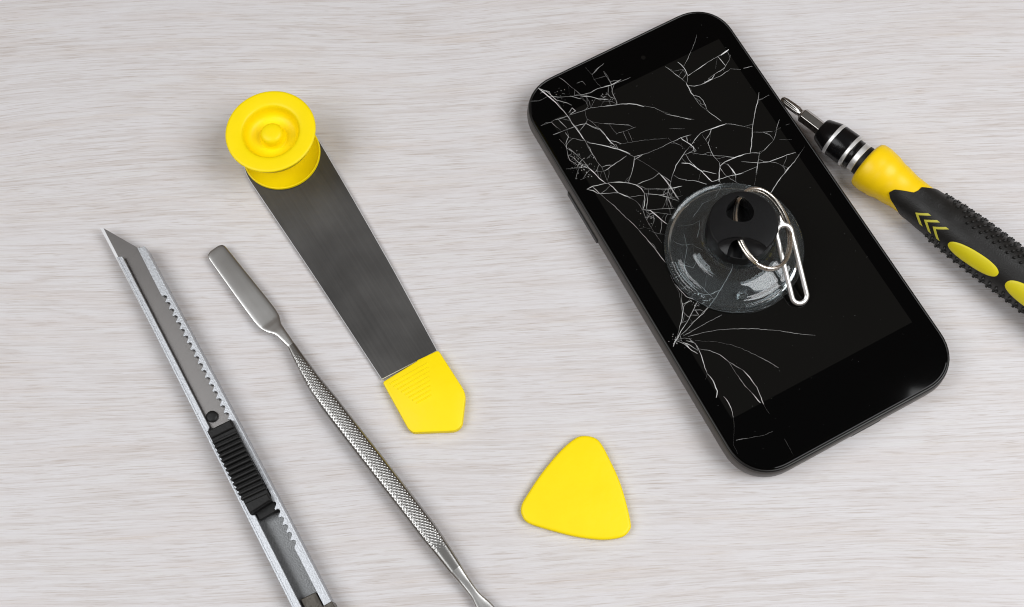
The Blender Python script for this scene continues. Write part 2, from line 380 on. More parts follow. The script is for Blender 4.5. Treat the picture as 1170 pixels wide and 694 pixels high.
cr((750, 130), S7, [
 (.20, [(555, 80), (500, 98), (440, 120), (390, 135), (350, 155), (310, 200), (270, 255), (230, 300), (190, 360), (155, 410), (130, 480), (110, 560), (90, 640), (75, 694)]),
 (.16, [(435, 125), (425, 190), (410, 235), (430, 290), (455, 340), (500, 390)]), (.05, [(360, 160), (410, 240)]),
 (.22, [(190, 190), (230, 220), (270, 245), (295, 270), (300, 305)]), (.2, [(300, 305), (315, 295), (290, 255)]), (.1, [(130, 225), (190, 250), (225, 285)]),
 (.12, [(260, 305), (330, 320), (410, 330), (520, 335), (630, 350)]), (.16, [(694, 325), (620, 350), (540, 385), (505, 415), (497, 470), (497, 540)]),
 (.12, [(500, 390), (505, 430), (540, 480), (560, 500)]), (.12, [(560, 495), (610, 530), (670, 570)]), (.18, [(565, 400), (600, 440), (630, 485), (630, 540)]), (.16, [(440, 540), (500, 520), (560, 500), (630, 485), (690, 470)]),
 (.22, [(200, 392), (260, 395), (310, 425), (360, 460), (400, 500), (440, 538)]), (.24, [(290, 400), (330, 440), (370, 460)]), (.16, [(370, 450), (420, 465), (475, 478)]), (.10, [(230, 320), (260, 370), (300, 410)]),
 (.22, [(230, 530), (290, 530), (350, 545), (400, 560)]), (.12, [(140, 490), (180, 515), (240, 525)]), (.14, [(0, 490), (20, 470), (60, 510), (100, 555)]), (.16, [(110, 560), (125, 600), (160, 650), (180, 685)]),
 (.10, [(0, 600), (60, 600), (115, 590), (190, 580)]), (.14, [(0, 640), (60, 655), (130, 665), (210, 650)]),
])
cr((660, 180), 5.783, [
 (.18, [(375, 0), (370, 50), (355, 110), (335, 165)]), (.08, [(375, 0), (430, 30), (490, 70), (540, 105)]), (.2, [(540, 105), (570, 140), (605, 185), (630, 225), (665, 275)]),
 (.14, [(390, 180), (450, 155), (500, 135), (540, 105)]), (.18, [(205, 165), (270, 162), (340, 170), (385, 182), (420, 205), (440, 235)]),
 (.22, [(340, 265), (380, 258), (420, 252), (440, 255)]), (.2, [(335, 262), (380, 285), (410, 315), (425, 345)]), (.2, [(440, 235), (445, 280), (440, 320), (430, 345)]), (.14, [(455, 240), (462, 290), (455, 340)]), (.14, [(470, 210), (465, 260)]),
 (.12, [(440, 210), (520, 208), (600, 210), (690, 190)]), (.12, [(440, 240), (520, 245), (600, 265), (670, 290)]), (.14, [(600, 185), (595, 250), (575, 310), (555, 350)]), (.10, [(590, 255), (590, 330)]),
 (.16, [(430, 345), (450, 400), (470, 440), (490, 470), (520, 515), (560, 570)]), (.2, [(430, 345), (480, 350), (510, 375), (550, 410), (590, 440)]), (.18, [(500, 380), (505, 420), (485, 470)]), (.12, [(555, 420), (555, 460), (545, 500)]), (.12, [(470, 355), (460, 390), (445, 400)]),
 (.08, [(480, 345), (560, 340), (650, 335)]), (.08, [(500, 360), (560, 370), (630, 380)]), (.10, [(490, 490), (540, 505), (570, 508)]),
 (.14, [(120, 215), (170, 260), (230, 310), (290, 370), (350, 425), (400, 475)]), (.18, [(400, 475), (450, 530), (500, 590), (560, 670), (580, 694)]), (.06, [(400, 475), (440, 465), (480, 470)]), (.16, [(465, 555), (500, 575), (520, 605)]),
])
cr((750, 340), 4.957, [
 (.18, [(140, 0), (152, 60), (145, 120), (130, 170), (118, 230)]), (.18, [(118, 225), (150, 175), (185, 120), (215, 60), (235, 20)]), (.16, [(125, 225), (180, 175), (240, 110), (300, 45)]), (.12, [(150, 40), (200, 15)]), (.12, [(150, 80), (180, 110), (200, 100), (240, 100), (220, 70)]),
 (.06, [(150, 220), (220, 180), (300, 135), (370, 100)]), (.28, [(105, 250), (130, 235), (160, 230), (200, 235)]), (.2, [(95, 280), (105, 250), (130, 210)]), (.18, [(110, 245), (160, 265), (200, 300), (235, 320)]), (.16, [(150, 255), (190, 270), (235, 300), (220, 260), (170, 245)]), (.14, [(200, 245), (230, 275), (245, 310)]),
 (.08, [(180, 222), (260, 200), (340, 185), (440, 178), (560, 178), (694, 188), (800, 205), (900, 215)]), (.06, [(220, 245), (320, 250), (430, 270), (520, 305), (600, 345), (694, 400)]),
 (.09, [(230, 290), (300, 300), (360, 325), (410, 365)]), (.24, [(410, 365), (450, 430), (500, 500), (540, 540)]), (.18, [(540, 540), (590, 598)]), (.09, [(410, 365), (450, 390), (490, 412)]), (.2, [(490, 412), (530, 455), (570, 510), (607, 605)]),
 (.24, [(235, 285), (255, 330), (270, 380), (288, 432)]), (.2, [(288, 432), (320, 470), (345, 530), (338, 570)]), (.22, [(380, 560), (410, 600), (430, 650), (435, 680)]), (.08, [(288, 432), (278, 465)]), (.03, [(607, 605), (640, 660)]),
])
cr((800, 450), 6.94, [(.12, [(285, 370), (340, 358), (400, 350)]), (.18, [(400, 350), (460, 338)]), (.12, [(460, 338), (520, 325), (575, 300)]), (.04, [(670, 360), (740, 490)]), (.03, [(265, 190), (270, 300), (265, 410), (300, 480)])])
cr((740, 190), 3.855, [(.14, [(130, 270), (190, 262), (235, 245)]), (.13, [(110, 330), (150, 350), (200, 345), (250, 370)]), (.12, [(160, 300), (175, 360), (160, 430), (185, 500)]), (.12, [(200, 345), (215, 420), (260, 480), (250, 560)]), (.11, [(140, 430), (200, 450), (215, 420)]), (.16, [(120, 520), (170, 575), (240, 600), (290, 585)]), (.12, [(330, 80), (300, 140), (240, 170), (200, 230)]), (.14, [(235, 245), (240, 275), (225, 320)]), (.14, [(380, 435), (340, 510), (300, 580), (245, 650), (190, 694)]), (.14, [(150, 380), (165, 440), (150, 490), (200, 540)]), (.12, [(180, 480), (240, 530), (290, 585)]),
 (.16, [(180, 555), (250, 570), (330, 545)]), (.12, [(100, 480), (140, 560), (150, 640)]), (.14, [(430, 90), (470, 110)]), (.18, [(625, 5), (580, 60), (540, 120)]), (.12, [(480, 0), (475, 60), (465, 95)])])
def ribbon(bm, w, pts, mi):
    P = [at(x, y, 9.0) for x, y in pts]
    fine = []
    for a, b in zip(P, P[1:]):
        k = max(1, int((b - a).length / .9))
        for i in range(k):
            q = a.lerp(b, i / k)
            if i: q += Vector((random.uniform(-1, 1), random.uniform(-1, 1), 0)) * .085
            fine.append(q)
    fine.append(P[-1]); L, C, R, n = [], [], [], len(fine); g_ = random.uniform(.6, 1.3)
    for i, p in enumerate(fine):
        t = (fine[min(n - 1, i + 1)] - fine[max(0, i - 1)]); t.z = 0; t.normalize()
        s = Vector((-t.y, t.x, 0))
        taper = .45 if i in (0, n - 1) else 1
        g_ = min(1.9, max(.28, g_ + random.uniform(-.38, .38))); ww = w * .36 * taper * g_
        L.append(bm.verts.new((p + s * ww).to_tuple()[:2] + (9.006,))); R.append(bm.verts.new((p - s * ww).to_tuple()[:2] + (9.006,)))
        C.append(bm.verts.new((p.x, p.y, 9.028 + random.uniform(0, .05))))
    for i in range(n - 1):
        for A, B in ((L, C), (C, R)):
            bm.faces.new((A[i], B[i], B[i + 1], A[i + 1])).material_index = mi
# finer fractures that join neighbouring cracks into a web
SP = []
for ci, (w, pts) in enumerate(CR):
    for (x0, y0), (x1, y1) in zip(pts, pts[1:]):
        k = max(1, int(math.hypot(x1 - x0, y1 - y0) / 2.5))
        SP += [(x0 + (x1 - x0) * i / k, y0 + (y1 - y0) * i / k, ci) for i in range(k)]
made = 0
for tries in range(4000):
    if made >= 150: break
    x, y, ci = random.choice(SP)
    if y > 395 or (x > 850 and y > 230) or CR[ci][0] < .08: continue
    if x > 780 and random.random() < .45: continue
    near = [q for q in SP if q[2] != ci and 4 < math.hypot(q[0] - x, q[1] - y) < 15]
    if not near: continue
    q = random.choice(near); mx_, my_ = (x + q[0]) / 2 + random.uniform(-1.6, 1.6), (y + q[1]) / 2 + random.uniform(-1.6, 1.6)
    CR.append((random.choice((.045, .06, .08, .12)), [(x, y), (mx_, my_), (q[0], q[1])])); made += 1
for w, pts in CR: ribbon(bm, w, pts, 1)
# glass splinters around the impact points, and a little dust
def speck(bm, x, y, r, mi):
    p = at(x, y, 9.0); a0 = random.uniform(0, 6.28); k = random.randint(3, 5)
    vs = [bm.verts.new((p.x + r * random.uniform(.5, 1.2) * math.cos(a0 + 2 * PI * i / k), p.y + r * random.uniform(.5, 1.2) * math.sin(a0 + 2 * PI * i / k), 9.004 + random.uniform(0, .05))) for i in range(k)]
    c = bm.verts.new((p.x, p.y, 9.05))
    for i in range(k): bm.faces.new((vs[i], vs[(i + 1) % k], c)).material_index = mi
for (x, y, sx, sy, n, r) in ((665, 188, 12, 11, 60, .13), (658, 182, 8, 12, 30, .1), (774, 389, 7, 5, 30, .12), (640, 112, 10, 9, 20, .1), (800, 345, 14, 5, 30, .11), (742, 250, 12, 14, 26, .09), (692, 112, 10, 6, 22, .11), (795, 165, 14, 12, 20, .09)):
    for i in range(n): speck(bm, random.gauss(x, sx * .6), random.gauss(y, sy * .6), r * random.uniform(.4, 1.4), 1)
for i in range(130):
    u, v = random.uniform(U0 + 4, U1 - 4), random.uniform(V0 + 3, V1 - 3); q = ph(u, v, 9)
    p = Vector(q); a = random.uniform(0, 6.28); r = random.uniform(.02, .055)
    vs = [bm.verts.new((p.x + r * math.cos(a + i_ * 2.09), p.y + r * math.sin(a + i_ * 2.09), 9.012)) for i_ in range(3)]
    bm.faces.new(vs).material_index = 1
gl = part('screen_glass', bm, [M['gloss'], M['crack']], phone, 6)
bm = bmesh.new()
prism(bm, ph2([(-52.1, -29.5), (52.2, -29.5), (52.2, 29.3), (-52.1, 29.3)]), [(0, 8.9), (0, 9.002)])
part('display', bm, M['display'], gl, 0)
p0 = at(735, 66, 9.0); bm = bmesh.new(); lathe(bm, [(.7, -.1), (.7, .003), (.45, .004)], p0, 32); part('front_camera', bm, M['display'], gl)
bm = bmesh.new()
prism(bm, ph2([(-30.5, -35.62), (-12.5, -35.62), (-12.5, -34.5), (-30.5, -34.5)]), [(0, 3.2), (0, 5.6)])
part('volume_button', bm, M['trim'], phone, 35, .25)
bm = bmesh.new(); prism(bm, ph2(rrect(70.4, 71.33, -2, 7.5, .3, 4)), [(0, 3.6), (0, 5.8)]); part('charging_port', bm, M['slider'], phone)

# ================================================================ CLEAR SUCTION CUP on the screen
C0 = at(838, 283, 9.03)
cup = thing('suction_cup', C0, 0, 'clear suction cup with a black knob stuck on the cracked phone screen', 'suction cup')
bm = bmesh.new()
prof = [(19.3, 0), (20.0, .25), (20.1, .8), (19.85, 1.4), (19.5, 1.62), (19.2, 1.5), (18.95, 1.42), (18.6, 1.75), (18.2, 1.85), (17.9, 1.68), (17.4, 1.75), (16.6, 1.9), (16.2, 2.2), (15.7, 2.25), (14.8, 2.42), (13.9, 2.62), (13.1, 2.8), (12.2, 3.05), (11.8, 3.3), (11.3, 3.75), (10.2, 4.75), (9.2, 5.9), (8.7, 6.8), (8.45, 8.2), (8.4, 9.4), (8.3, 9.9), (7.9, 10.0)]
pin = [(7.9, 8.2), (7.8, 6.2), (8.2, 5.0), (9.3, 3.7), (10.6, 2.6), (11.6, 2.0), (13.2, 1.6), (14.8, 1.25), (16.2, 1.0), (17.0, .9), (17.3, .65), (18.2, .6), (18.5, .1)]
ringsP = prof + pin
n = 128
vs = [[bm.verts.new((C0.x + r * math.cos(2 * PI * k / n), C0.y + r * math.sin(2 * PI * k / n), C0.z + z)) for k in range(n)] for r, z in ringsP]
for i in range(len(vs)):
    A, B = vs[i], vs[(i + 1) % len(vs)]
    for k in range(n): bm.faces.new((A[k], A[(k + 1) % n], B[(k + 1) % n], B[k]))
part('clear_cup', bm, M['glass'], cup, 45)
# small clear pull tab on the skirt
tp = at(848, 338, 11.8); bm = bmesh.new()
d_ = (tp - C0); d_.z = 0; d_.normalize(); s_ = Vector((-d_.y, d_.x, 0))
loft(bm, [[tp + s_ * a * w + d_ * b * w * .7 + Vector((0, 0, z)) for a, b in ((-1, -1), (1, -1), (1, 1), (-1, 1))] for w, z in ((1.35, -1.2), (1.2, 1.2), (.95, 2.6), (.6, 2.9))])
part('release_tab', bm, M['glass'], cup, 30, .3)
# black knob with a through hole
def raw_obj(bm):
    me = bpy.data.meshes.new('raw'); bmesh.ops.recalc_face_normals(bm, faces=bm.faces); bm.to_mesh(me); bm.free()
    o = bpy.data.objects.new('raw', me); COL.objects.link(o); return o
KR = 9.6; KZ = 18.4
bm = bmesh.new()
lathe(bm, [(7.0, 6.2), (7.6, 6.4), (7.8, 8.0), (7.8, 9.6), (8.6, 10.1), (KR - .3, 10.4), (KR, 10.9), (KR, KZ - .7), (KR - .12, KZ - .3), (KR - .4, KZ - .06), (KR - .8, KZ), (5, KZ + .02)], C0, 96)
kn = raw_obj(bm)
cuts = []
KT = C0 + Vector((0, 0, KZ))
front = Vector((-.12, -1, 0)).normalized(); side = Vector((-front.y, front.x, 0))
for sgn in (1,):     # scooped mouths of the tunnel
    bm = bmesh.new(); bmesh.ops.create_uvsphere(bm, u_segments=40, v_segments=24, radius=1)
    c = KT + front * sgn * 9.7 + Vector((0, 0, .2))
    bmesh.ops.transform(bm, matrix=Matrix(((side.x * 8.0, front.x * 5.4, 0, c.x), (side.y * 8.0, front.y * 5.4, 0, c.y), (0, 0, 3.3, c.z), (0, 0, 0, 1))), verts=bm.verts)
    cuts.append(raw_obj(bm))
bm = bmesh.new(); tube(bm, [KT + front * 9 + Vector((-1.6, 0, -3.4)), KT - front * 12 + Vector((0, 0, -3.0))], 2.2, 24); cuts.append(raw_obj(bm))
tear = [(405, 130), (440, 150), (468, 195), (460, 230), (430, 245), (380, 240), (348, 215), (352, 175), (380, 145)]
bm = bmesh.new(); tz = KT.z
poly = smooth_poly(at2([(740 + x / 3.855, 190 + y / 3.855) for x, y in tear], tz), 5)
prism(bm, poly, [(0, tz - 6.2), (0, tz + 2)]); cuts.append(raw_obj(bm))
for c in cuts:
    b = kn.modifiers.new('b', 'BOOLEAN'); b.operation = 'DIFFERENCE'; b.solver = 'EXACT'; b.object = c
me = evaluate(kn); bm = bmesh.new(); bm.from_mesh(me)
for o in cuts + [kn]: bpy.data.objects.remove(o)
part('knob', bm, M['matte_black'], cup, 30)

# ================================================================ KEY RING through the knob
PL = at(842, 264, C0.z + 16.2); PR = at(900, 258.7, C0.z + 9.0)
rc = (PL + PR) / 2; ra = (PR - PL) / 2
rb = (at(882.7, 306.7, rc.z + 1) - at(859.3, 216, rc.z - 1)) / 2
rn = ra.cross(rb).normalized()
ring = thing('key_ring', (rc.x, rc.y, C0.z + 4), 0, 'thin metal split ring threaded through the black knob', 'key ring')
bm = bmesh.new()
pts = []
for k in range(150):
    a = 2 * PI * k / 75 + 2.2; off = -.52 + 1.04 * min(1, max(0, (k - 66) / 16))
    pts.append(rc + ra * math.cos(a) + rb * math.sin(a) + rn * off)
tube(bm, pts, .52, 12)
part('ring_wire', bm, M['ring'], ring, 60)

# ================================================================ SIM EJECTOR hanging from the ring
e0 = at(893.5, 257.5, C0.z + 10.8); e1 = at(915.5, 346.5, C0.z + 1.0)
sim = thing('sim_ejector', (e1.x, e1.y, 9.0), 0, 'bright white metal sim ejector loop hanging off the split ring', 'sim ejector')
ax = (e1 - e0).normalized(); up = Vector((0, 0, 1)); sd = ax.cross(up).normalized(); nn = sd.cross(ax).normalized()
hw0, hw1 = 2.15, 2.15
ctr = []
L_ = (e1 - e0).length
c0, c1 = e0 + ax * hw0, e1 - ax * hw1
for k in range(25): a = PI * k / 24; ctr.append(c1 + sd * hw1 * math.cos(a) + ax * hw1 * math.sin(a))
for k in range(1, 8): ctr.append((c1 - sd * hw1).lerp(c0 - sd * hw0, k / 8))
for k in range(25): a = PI + PI * k / 24; ctr.append(c0 + sd * hw0 * math.cos(a) + ax * hw0 * math.sin(a))
for k in range(1, 8): ctr.append((c0 + sd * hw0).lerp(c1 + sd * hw1, k / 8))
bm = bmesh.new(); m = len(ctr); rings = []
for i, p in enumerate(ctr):
    t = (ctr[(i + 1) % m] - ctr[i - 1]).normalized(); w = t.cross(nn).normalized()
    sec = [(.52 * math.cos(2 * PI * q_ / 12), .45 * math.sin(2 * PI * q_ / 12)) for q_ in range(12)]
    rings.append([bm.verts.new(p + w * a * 1.42 + nn * b) for a, b in sec])
for i in range(m):
    A, B = rings[i], rings[(i + 1) % m]
    for k in range(12): bm.faces.new((A[k], A[(k + 1) % 12], B[(k + 1) % 12], B[k]))
part('wire_loop', bm, M['ejector'], sim, 60)
bm = bmesh.new()
q = e0
loft(bm, [[q - ax * t_ + (sd * math.cos(2 * PI * k / 12) * w + nn * math.sin(2 * PI * k / 12) * .4 * min(1, w * 2)) for k in range(12)] for t_, w in ((-.3, 1.5), (.5, 1.15), (1.1, .7), (1.7, .45), (2.6, .36), (2.8, .2))])
part('pin', bm, M['ejector'], sim, 50)

# ================================================================ PRECISION SCREWDRIVER
A0 = at(893, 113, 4.8); B0 = at(1150, 306, 7.5)
dX = (B0 - A0).normalized(); dY = Vector((-dX.y, dX.x, 0)).normalized(); dZ = dX.cross(dY)
drv = thing('screwdriver', (A0.x, A0.y, 0), math.atan2(dX.y, dX.x), 'yellow and black precision screwdriver with its bit against the phone edge', 'screwdriver')
def dp(u, y, z): return A0 + dX * u + dY * y + dZ * z
YS = -.2     # small sideways offset of the handle axis
def dring(u, r, n=64, ry=None): return [dp(u, YS * min(1, u / 20) + (ry or r) * math.cos(2 * PI * k / n), r * math.sin(2 * PI * k / n)) for k in range(n)]
def drev(bm, prof, n=64, mi=0): loft(bm, [dring(u, r, n) for u, r in prof], mi=mi)
# bit: fluted tip, then a hexagonal shank
bm = bmesh.new()
rings = []
for u, r, d in ((0, .55, .1), (.5, .95, .25), (1.6, 1.2, .32), (4.4, 1.32, .3), (6.4, 1.3, .12), (7.0, 1.15, 0), (7.7, 1.15, 0)):
    rings.append([dp(u, (r * (1 - d * .5 * (1 + math.cos(6 * a)))) * math.cos(a), (r * (1 - d * .5 * (1 + math.cos(6 * a)))) * math.sin(a)) for a in (2 * PI * k / 60 for k in range(60))])
loft(bm, rings)
bt = part('driver_bit', bm, M['bit'], drv, 40)
bm = bmesh.new()
loft(bm, [[dp(u, YS * u / 20 + r * math.cos(PI / 3 * k + .25), r * math.sin(PI / 3 * k + .25)) for k in range(6)] for u, r in ((7.5, 1.4), (8.3, 2.3), (17, 2.35))])
part('hex_shank', bm, M['bit'], bt, 20, .2)
bm = bmesh.new(); drev(bm, [(15.2, 2.4), (15.4, 3.3), (15.8, 3.7), (19.6, 4.95), (20.2, 5.05), (25.6, 5.2), (26.0, 5.1), (26.0, 4.5), (28.2, 4.5), (28.4, 4.6), (29.0, 4.0), (33, 4.0)])
part('collar', bm, M['black'], drv, 30)
for u0, u1, r in ((20.0, 21.1, 5.16), (26.0, 27.1, 5.3), (28.9, 30.6, 4.75)):
    bm = bmesh.new(); drev(bm, [(u0, r - 1), (u0, r - .12), (u0 + .15, r), (u1 - .15, r), (u1, r - .12), (u1, r - 1)]); part('collar_ring', bm, M['chrome'], drv, 30)
bm = bmesh.new(); drev(bm, [(30.5, 4.0), (30.6, 4.6), (32.8, 4.8), (33, 4.0)]); part('collar_seal', bm, M['slider'], drv, 30)
def hr(u):   # handle radius along the axis
    T = [(32.2, 6.0), (32.6, 6.9), (33.4, 7.35), (35.5, 7.5), (38, 7.2), (42, 6.4), (47, 5.75), (52, 5.65), (57, 5.9), (63, 6.4), (70, 6.7), (78, 6.75), (86, 6.65), (94, 6.7), (101, 6.9), (107, 7.0), (110, 6.4), (111, 5.2)]
    if u <= T[0][0]: return T[0][1]
    for (a, p), (b, q) in zip(T, T[1:]):
        if u <= b: t = (u - a) / (b - a); t = t * t * (3 - 2 * t) if b - a > 2 else t; return p + (q - p) * t
    return T[-1][1]
us = [32.2, 32.4, 32.6, 33, 33.4, 34.2, 35, 36] + [37 + i * .75 for i in range(97)] + [110, 110.6, 111]
bm = bmesh.new(); drev(bm, [(32.0, 4.0)] + [(u, hr(u)) for u in us]); part('handle_core', bm, M['yellow_handle'], drv, 40)
# black rubber overmould: its front edge wanders round the handle
def ustart(a):        # a: angle round axis, 90 deg = up, 180 deg = the near (lower left in photo) side
    d = math.degrees(a) % 360
    T = [(0, 54), (35, 53.2), (60, 51.5), (78, 49.6), (92, 49.6), (106, 49), (118, 46.5), (130, 44.3), (145, 43.6), (160, 45.0), (175, 47.6), (200, 50), (260, 52), (310, 54), (360, 54)]
    for (p, x), (q, y) in zip(T, T[1:]):
        if d <= q: t = (d - p) / (q - p); return x + (y - x) * t
bm = bmesh.new(); n = 120; rows = []
for i in range(-2, 76):
    row = []
    for k in range(n):
        a = 2 * PI * k / n; us_ = ustart(a)
        if i < 0: u = us_ + (.0 if i == -2 else .05); r = hr(u) + (-.3 if i == -2 else .25)
        else: u = us_ + .25 + (109.6 - us_) * i / 75; r = hr(u) + .42
        row.append(dp(u, YS + r * math.cos(a), r * math.sin(a)))
    rows.append(row)
loft(bm, rows)
# rubber nubs moulded on both flanks
def nub(u, a, rr=.43):
    r = hr(u) + .42; c = dp(u, YS + r * math.cos(a), r * math.sin(a))
    nrm = (dY * math.cos(a) + dZ * math.sin(a)); t1 = dX; t2 = nrm.cross(t1)
    loft(bm, [[c + nrm * h + (t1 * math.cos(2 * PI * k / 8) + t2 * math.sin(2 * PI * k / 8)) * w * rr for k in range(8)] for h, w in ((-.2, 1.15), (.25, 1.0), (.55, .75), (.68, .3))])
for j, (deg, u_a) in enumerate(((90, 66), (79, 63.5), (68, 61), (57, 58.5), (46, 57.0), (34, 56.5), (22, 56), (10, 56), (-2, 57), (198, 60), (187, 59.5), (176, 60))):
    for i in range(int((104 - u_a) / 2.25)):
        nub(u_a + 2.25 * i + (1.12 if j % 2 else 0), math.radians(deg))
gp = part('rubber_grip', bm, M['rubber'], drv, 40)
def patch(inside, u0, u1, a0, a1, h, nu=60, na=40):
    """a raised inlay on the handle: cells of the (u, angle) grid kept where inside(u, a)"""
    b = bmesh.new(); V = {}
    def v(i, j, top):
        if (i, j, top) not in V:
            u = u0 + (u1 - u0) * i / nu; a = math.radians(a0 + (a1 - a0) * j / na); r = hr(u) + (h if top else .1)
            V[i, j, top] = b.verts.new(dp(u, YS + r * math.cos(a), r * math.sin(a)))
        return V[i, j, top]
    return b, v
def polar_inlay(uc, dc, ru, rd, h, n=64, k=2.3, tilt=0.0):
    b = bmesh.new(); rings = []
    for s, hh in ((1.0, .2), (1.0, h - .06), (.97, h), (.8, h + .03), (.5, h + .06), (.2, h + .07)):
        row = []
        for i in range(n):
            t = 2 * PI * i / n; cx = math.copysign(abs(math.cos(t)) ** (2 / k), math.cos(t)); sy = math.copysign(abs(math.sin(t)) ** (2 / k), math.sin(t))
            u = uc + ru * s * cx; a = math.radians(dc + rd * s * sy + tilt * ru * s * cx); r = hr(u) + hh
            row.append(dp(u, YS + r * math.cos(a), r * math.sin(a)))
        rings.append(row)
    loft(b, rings); return b
part('oval_inlay', polar_inlay(73.6, 149, 7.9, 20, .55, tilt=-.75), M['yellow_dull'], gp, 50)
part('oval_inlay', polar_inlay(93.0, 143, 8.4, 24, .55, tilt=-.3), M['yellow_dull'], gp, 50)
for k in range(3):
    b = bmesh.new(); u0 = 53.6 + k * 3.15; dc = 147
    def strip(pts, w):
        rows = []
        for (u, d) in pts:
            rows.append((u, d))
        vt = []
        for i, (u, d) in enumerate(rows):
            row = []
            for du, hh in ((-w, .3), (-w, .5), (w, .5), (w, .3)):
                uu = u + du; r = hr(uu) + hh; a = math.radians(d); row.append(dp(uu, YS + r * math.cos(a), r * math.sin(a)))
            vt.append(row)
        loft(b, vt)
    strip([(u0 + 2.9 * t, dc - 20 * t) for t in (0, .25, .5, .75, 1)] , .55)
    strip([(u0 + 2.9 * t, dc + 20 * t) for t in (0, .25, .5, .75, 1)], .55)
    part('chevron', b, M['olive'], gp, 40)

# ================================================================ STEEL SPATULA with a yellow tip
SA, SB = at(324, 190, 0), at(468, 418, 0); sdir = (SB - SA).normalized()
spat = thing('spatula', (SB.x, SB.y, 0), math.atan2(sdir.y, sdir.x), 'flat steel spatula blade with a yellow plastic pointed end', 'spatula')
z = 1.3
bl = at2([(436, 434), (500, 401), (452, 312), (410, 238), (368, 166), (358, 150), (336, 142), (300, 152), (277, 178), (280, 199), (292, 217), (360, 318)], z)
bl = round_corners(bl, [0, 0, 5, 5, 4, 5, 6, 6, 5, 4, 4, 8], 4)
bm = bmesh.new(); prism(bm, bl, [(0, z - .55), (0, z - .2), (.2, z)])
nb = len(bl)
for k, f in enumerate(bm.faces):
    if nb <= k < 2 * nb: f.material_index = 1          # ground edge round the blade, its glint put in as a paler steel
part('blade', bm, [M['steel'], M['bright_steel']], spat, 20)
z = 2.6
tp_ = at2([(436.6, 436.5), (476, 412.5), (476.6, 411.2), (500.8, 399.8), (532.4, 449), (528, 486.5), (520.5, 492.5), (471.5, 494.5), (466, 490)], z)
tp_ = round_corners(tp_, [.8, .2, .2, .8, 2, 2.2, 2.2, 1.8, 1.8], 4)
bm = bmesh.new(); prism(bm, tp_, [(.25, .05), (0, .35), (0, z - .5), (.18, z - .16), (.55, z)])
# moulded grip ridges
c_ = at(470, 436, z); t_ = (at(500, 415, z) - at(446, 445, z)).normalized(); p_ = Vector((t_.y, -t_.x, 0))
for k in range(8):
    w = 6.2 - k * .55
    cc = c_ + p_ * (k * 1.25 - 2.4) + t_ * .6
    if w > 1: loft(bm, [[cc + t_ * s + p_ * a + Vector((0, 0, h)) for a, h in ((-.34, -.1), (-.1, .17), (.1, .17), (.34, -.1))] for s in (-w, -w + .3, w - .3, w)])
part('plastic_tip', bm, M['yellow'], spat, 35)

# ================================================================ YELLOW SUCTION CUP standing on the blade
Y0 = at(322.6, 177.5, 1.33)
yc = thing('suction_cup', (Y0.x, Y0.y, Y0.z), 0, 'opaque yellow suction cup standing upturned on the steel spatula blade', 'suction cup')
bm = bmesh.new()
lathe(bm, [(11.2, .0), (11.8, .15), (11.95, .7), (11.8, 1.1), (11.5, 1.15), (11.1, .8), (6, .6), (4.2, .9), (3.6, 3.2)], Y0, 96)
part('base_flange', bm, M['yellow'], yc, 50)
bm = bmesh.new()
lathe(bm, [(3.4, 3.0), (3.3, 3.8), (3.4, 4.6)], Y0, 48); part('stem', bm, M['yellow'], yc, 40)
bm = bmesh.new()
lathe(bm, [(r_, z_ * 1.10) for r_, z_ in [(3.3, 4.0), (6.0, 5.0), (8.4, 6.6), (10.4, 8.7), (11.9, 11.0), (12.8, 13.0), (13.3, 14.0), (13.42, 14.3), (13.2, 14.58), (12.6, 14.66), (9.6, 14.5), (8.9, 14.4), (8.5, 14.15), (8.2, 13.5), (7.9, 12.4), (7.4, 11.3), (6.5, 10.65), (5.2, 10.45), (3.0, 10.4)]], Y0, 128)
part('cup_disc', bm, M['yellow'], yc, 60)
bm = bmesh.new(); lathe(bm, [(r_, z_ * 1.10) for r_, z_ in [(4.1, 10.4), (3.7, 10.7), (3.5, 12.0), (3.4, 13.0), (3.0, 13.6), (2.4, 13.9), (1.2, 14.02)]], Y0, 64); part('center_nub', bm, M['yellow'], yc, 60)

# ================================================================ YELLOW TRIANGULAR PICK
z = 2.4
pk = [(668, 497.5), (680, 500), (688, 508), (698, 527), (708, 549), (716, 575), (721, 598), (719.5, 606), (712, 613), (698, 616), (683, 616.3), (658, 613), (630, 606), (604, 597.5), (596, 588), (595.5, 578), (601, 567), (619, 540), (640, 515), (657, 500.5)]
poly = smooth_poly(at2(pk, z), 5)
cc = at(664, 570, 0)
pick = None
bm = bmesh.new(); prism(bm, poly, [(.6, .05), (.15, .3), (0, .8), (.02, 1.7), (.18, 2.05), (.5, 2.25), (1.0, 2.32)])
pick = part('opening_pick', bm, M['yellow'], None, 60)
pick.data.transform(Matrix.Translation((-cc.x * MM, -cc.y * MM, 0))); pick.location = (cc.x * MM, cc.y * MM, 0)
tag(pick, 'yellow rounded triangular plastic pick lying alone below the phone', 'pick')

# ================================================================ UTILITY KNIFE
K0 = at(133, 294, 5.5); K1 = at(333, 693, 5.5); kx = (K1 - K0).normalized(); ky = Vector((-kx.y, kx.x, 0))
knife = thing('utility_knife', (K0.x, K0.y, 0), math.atan2(kx.y, kx.x), 'silver utility knife with a black ribbed slider and pointed blade', 'knife')
def kp(u, v, z): q = K0 + kx * u + ky * v; return (q.x, q.y, z)
def k2(pts): return [kp(u, v, 0)[:2] for u, v in pts]
LEN = 133.0; WID = 9.75
def wid(u): return 8.65 + 1.1 * min(1, max(0, u / 90))
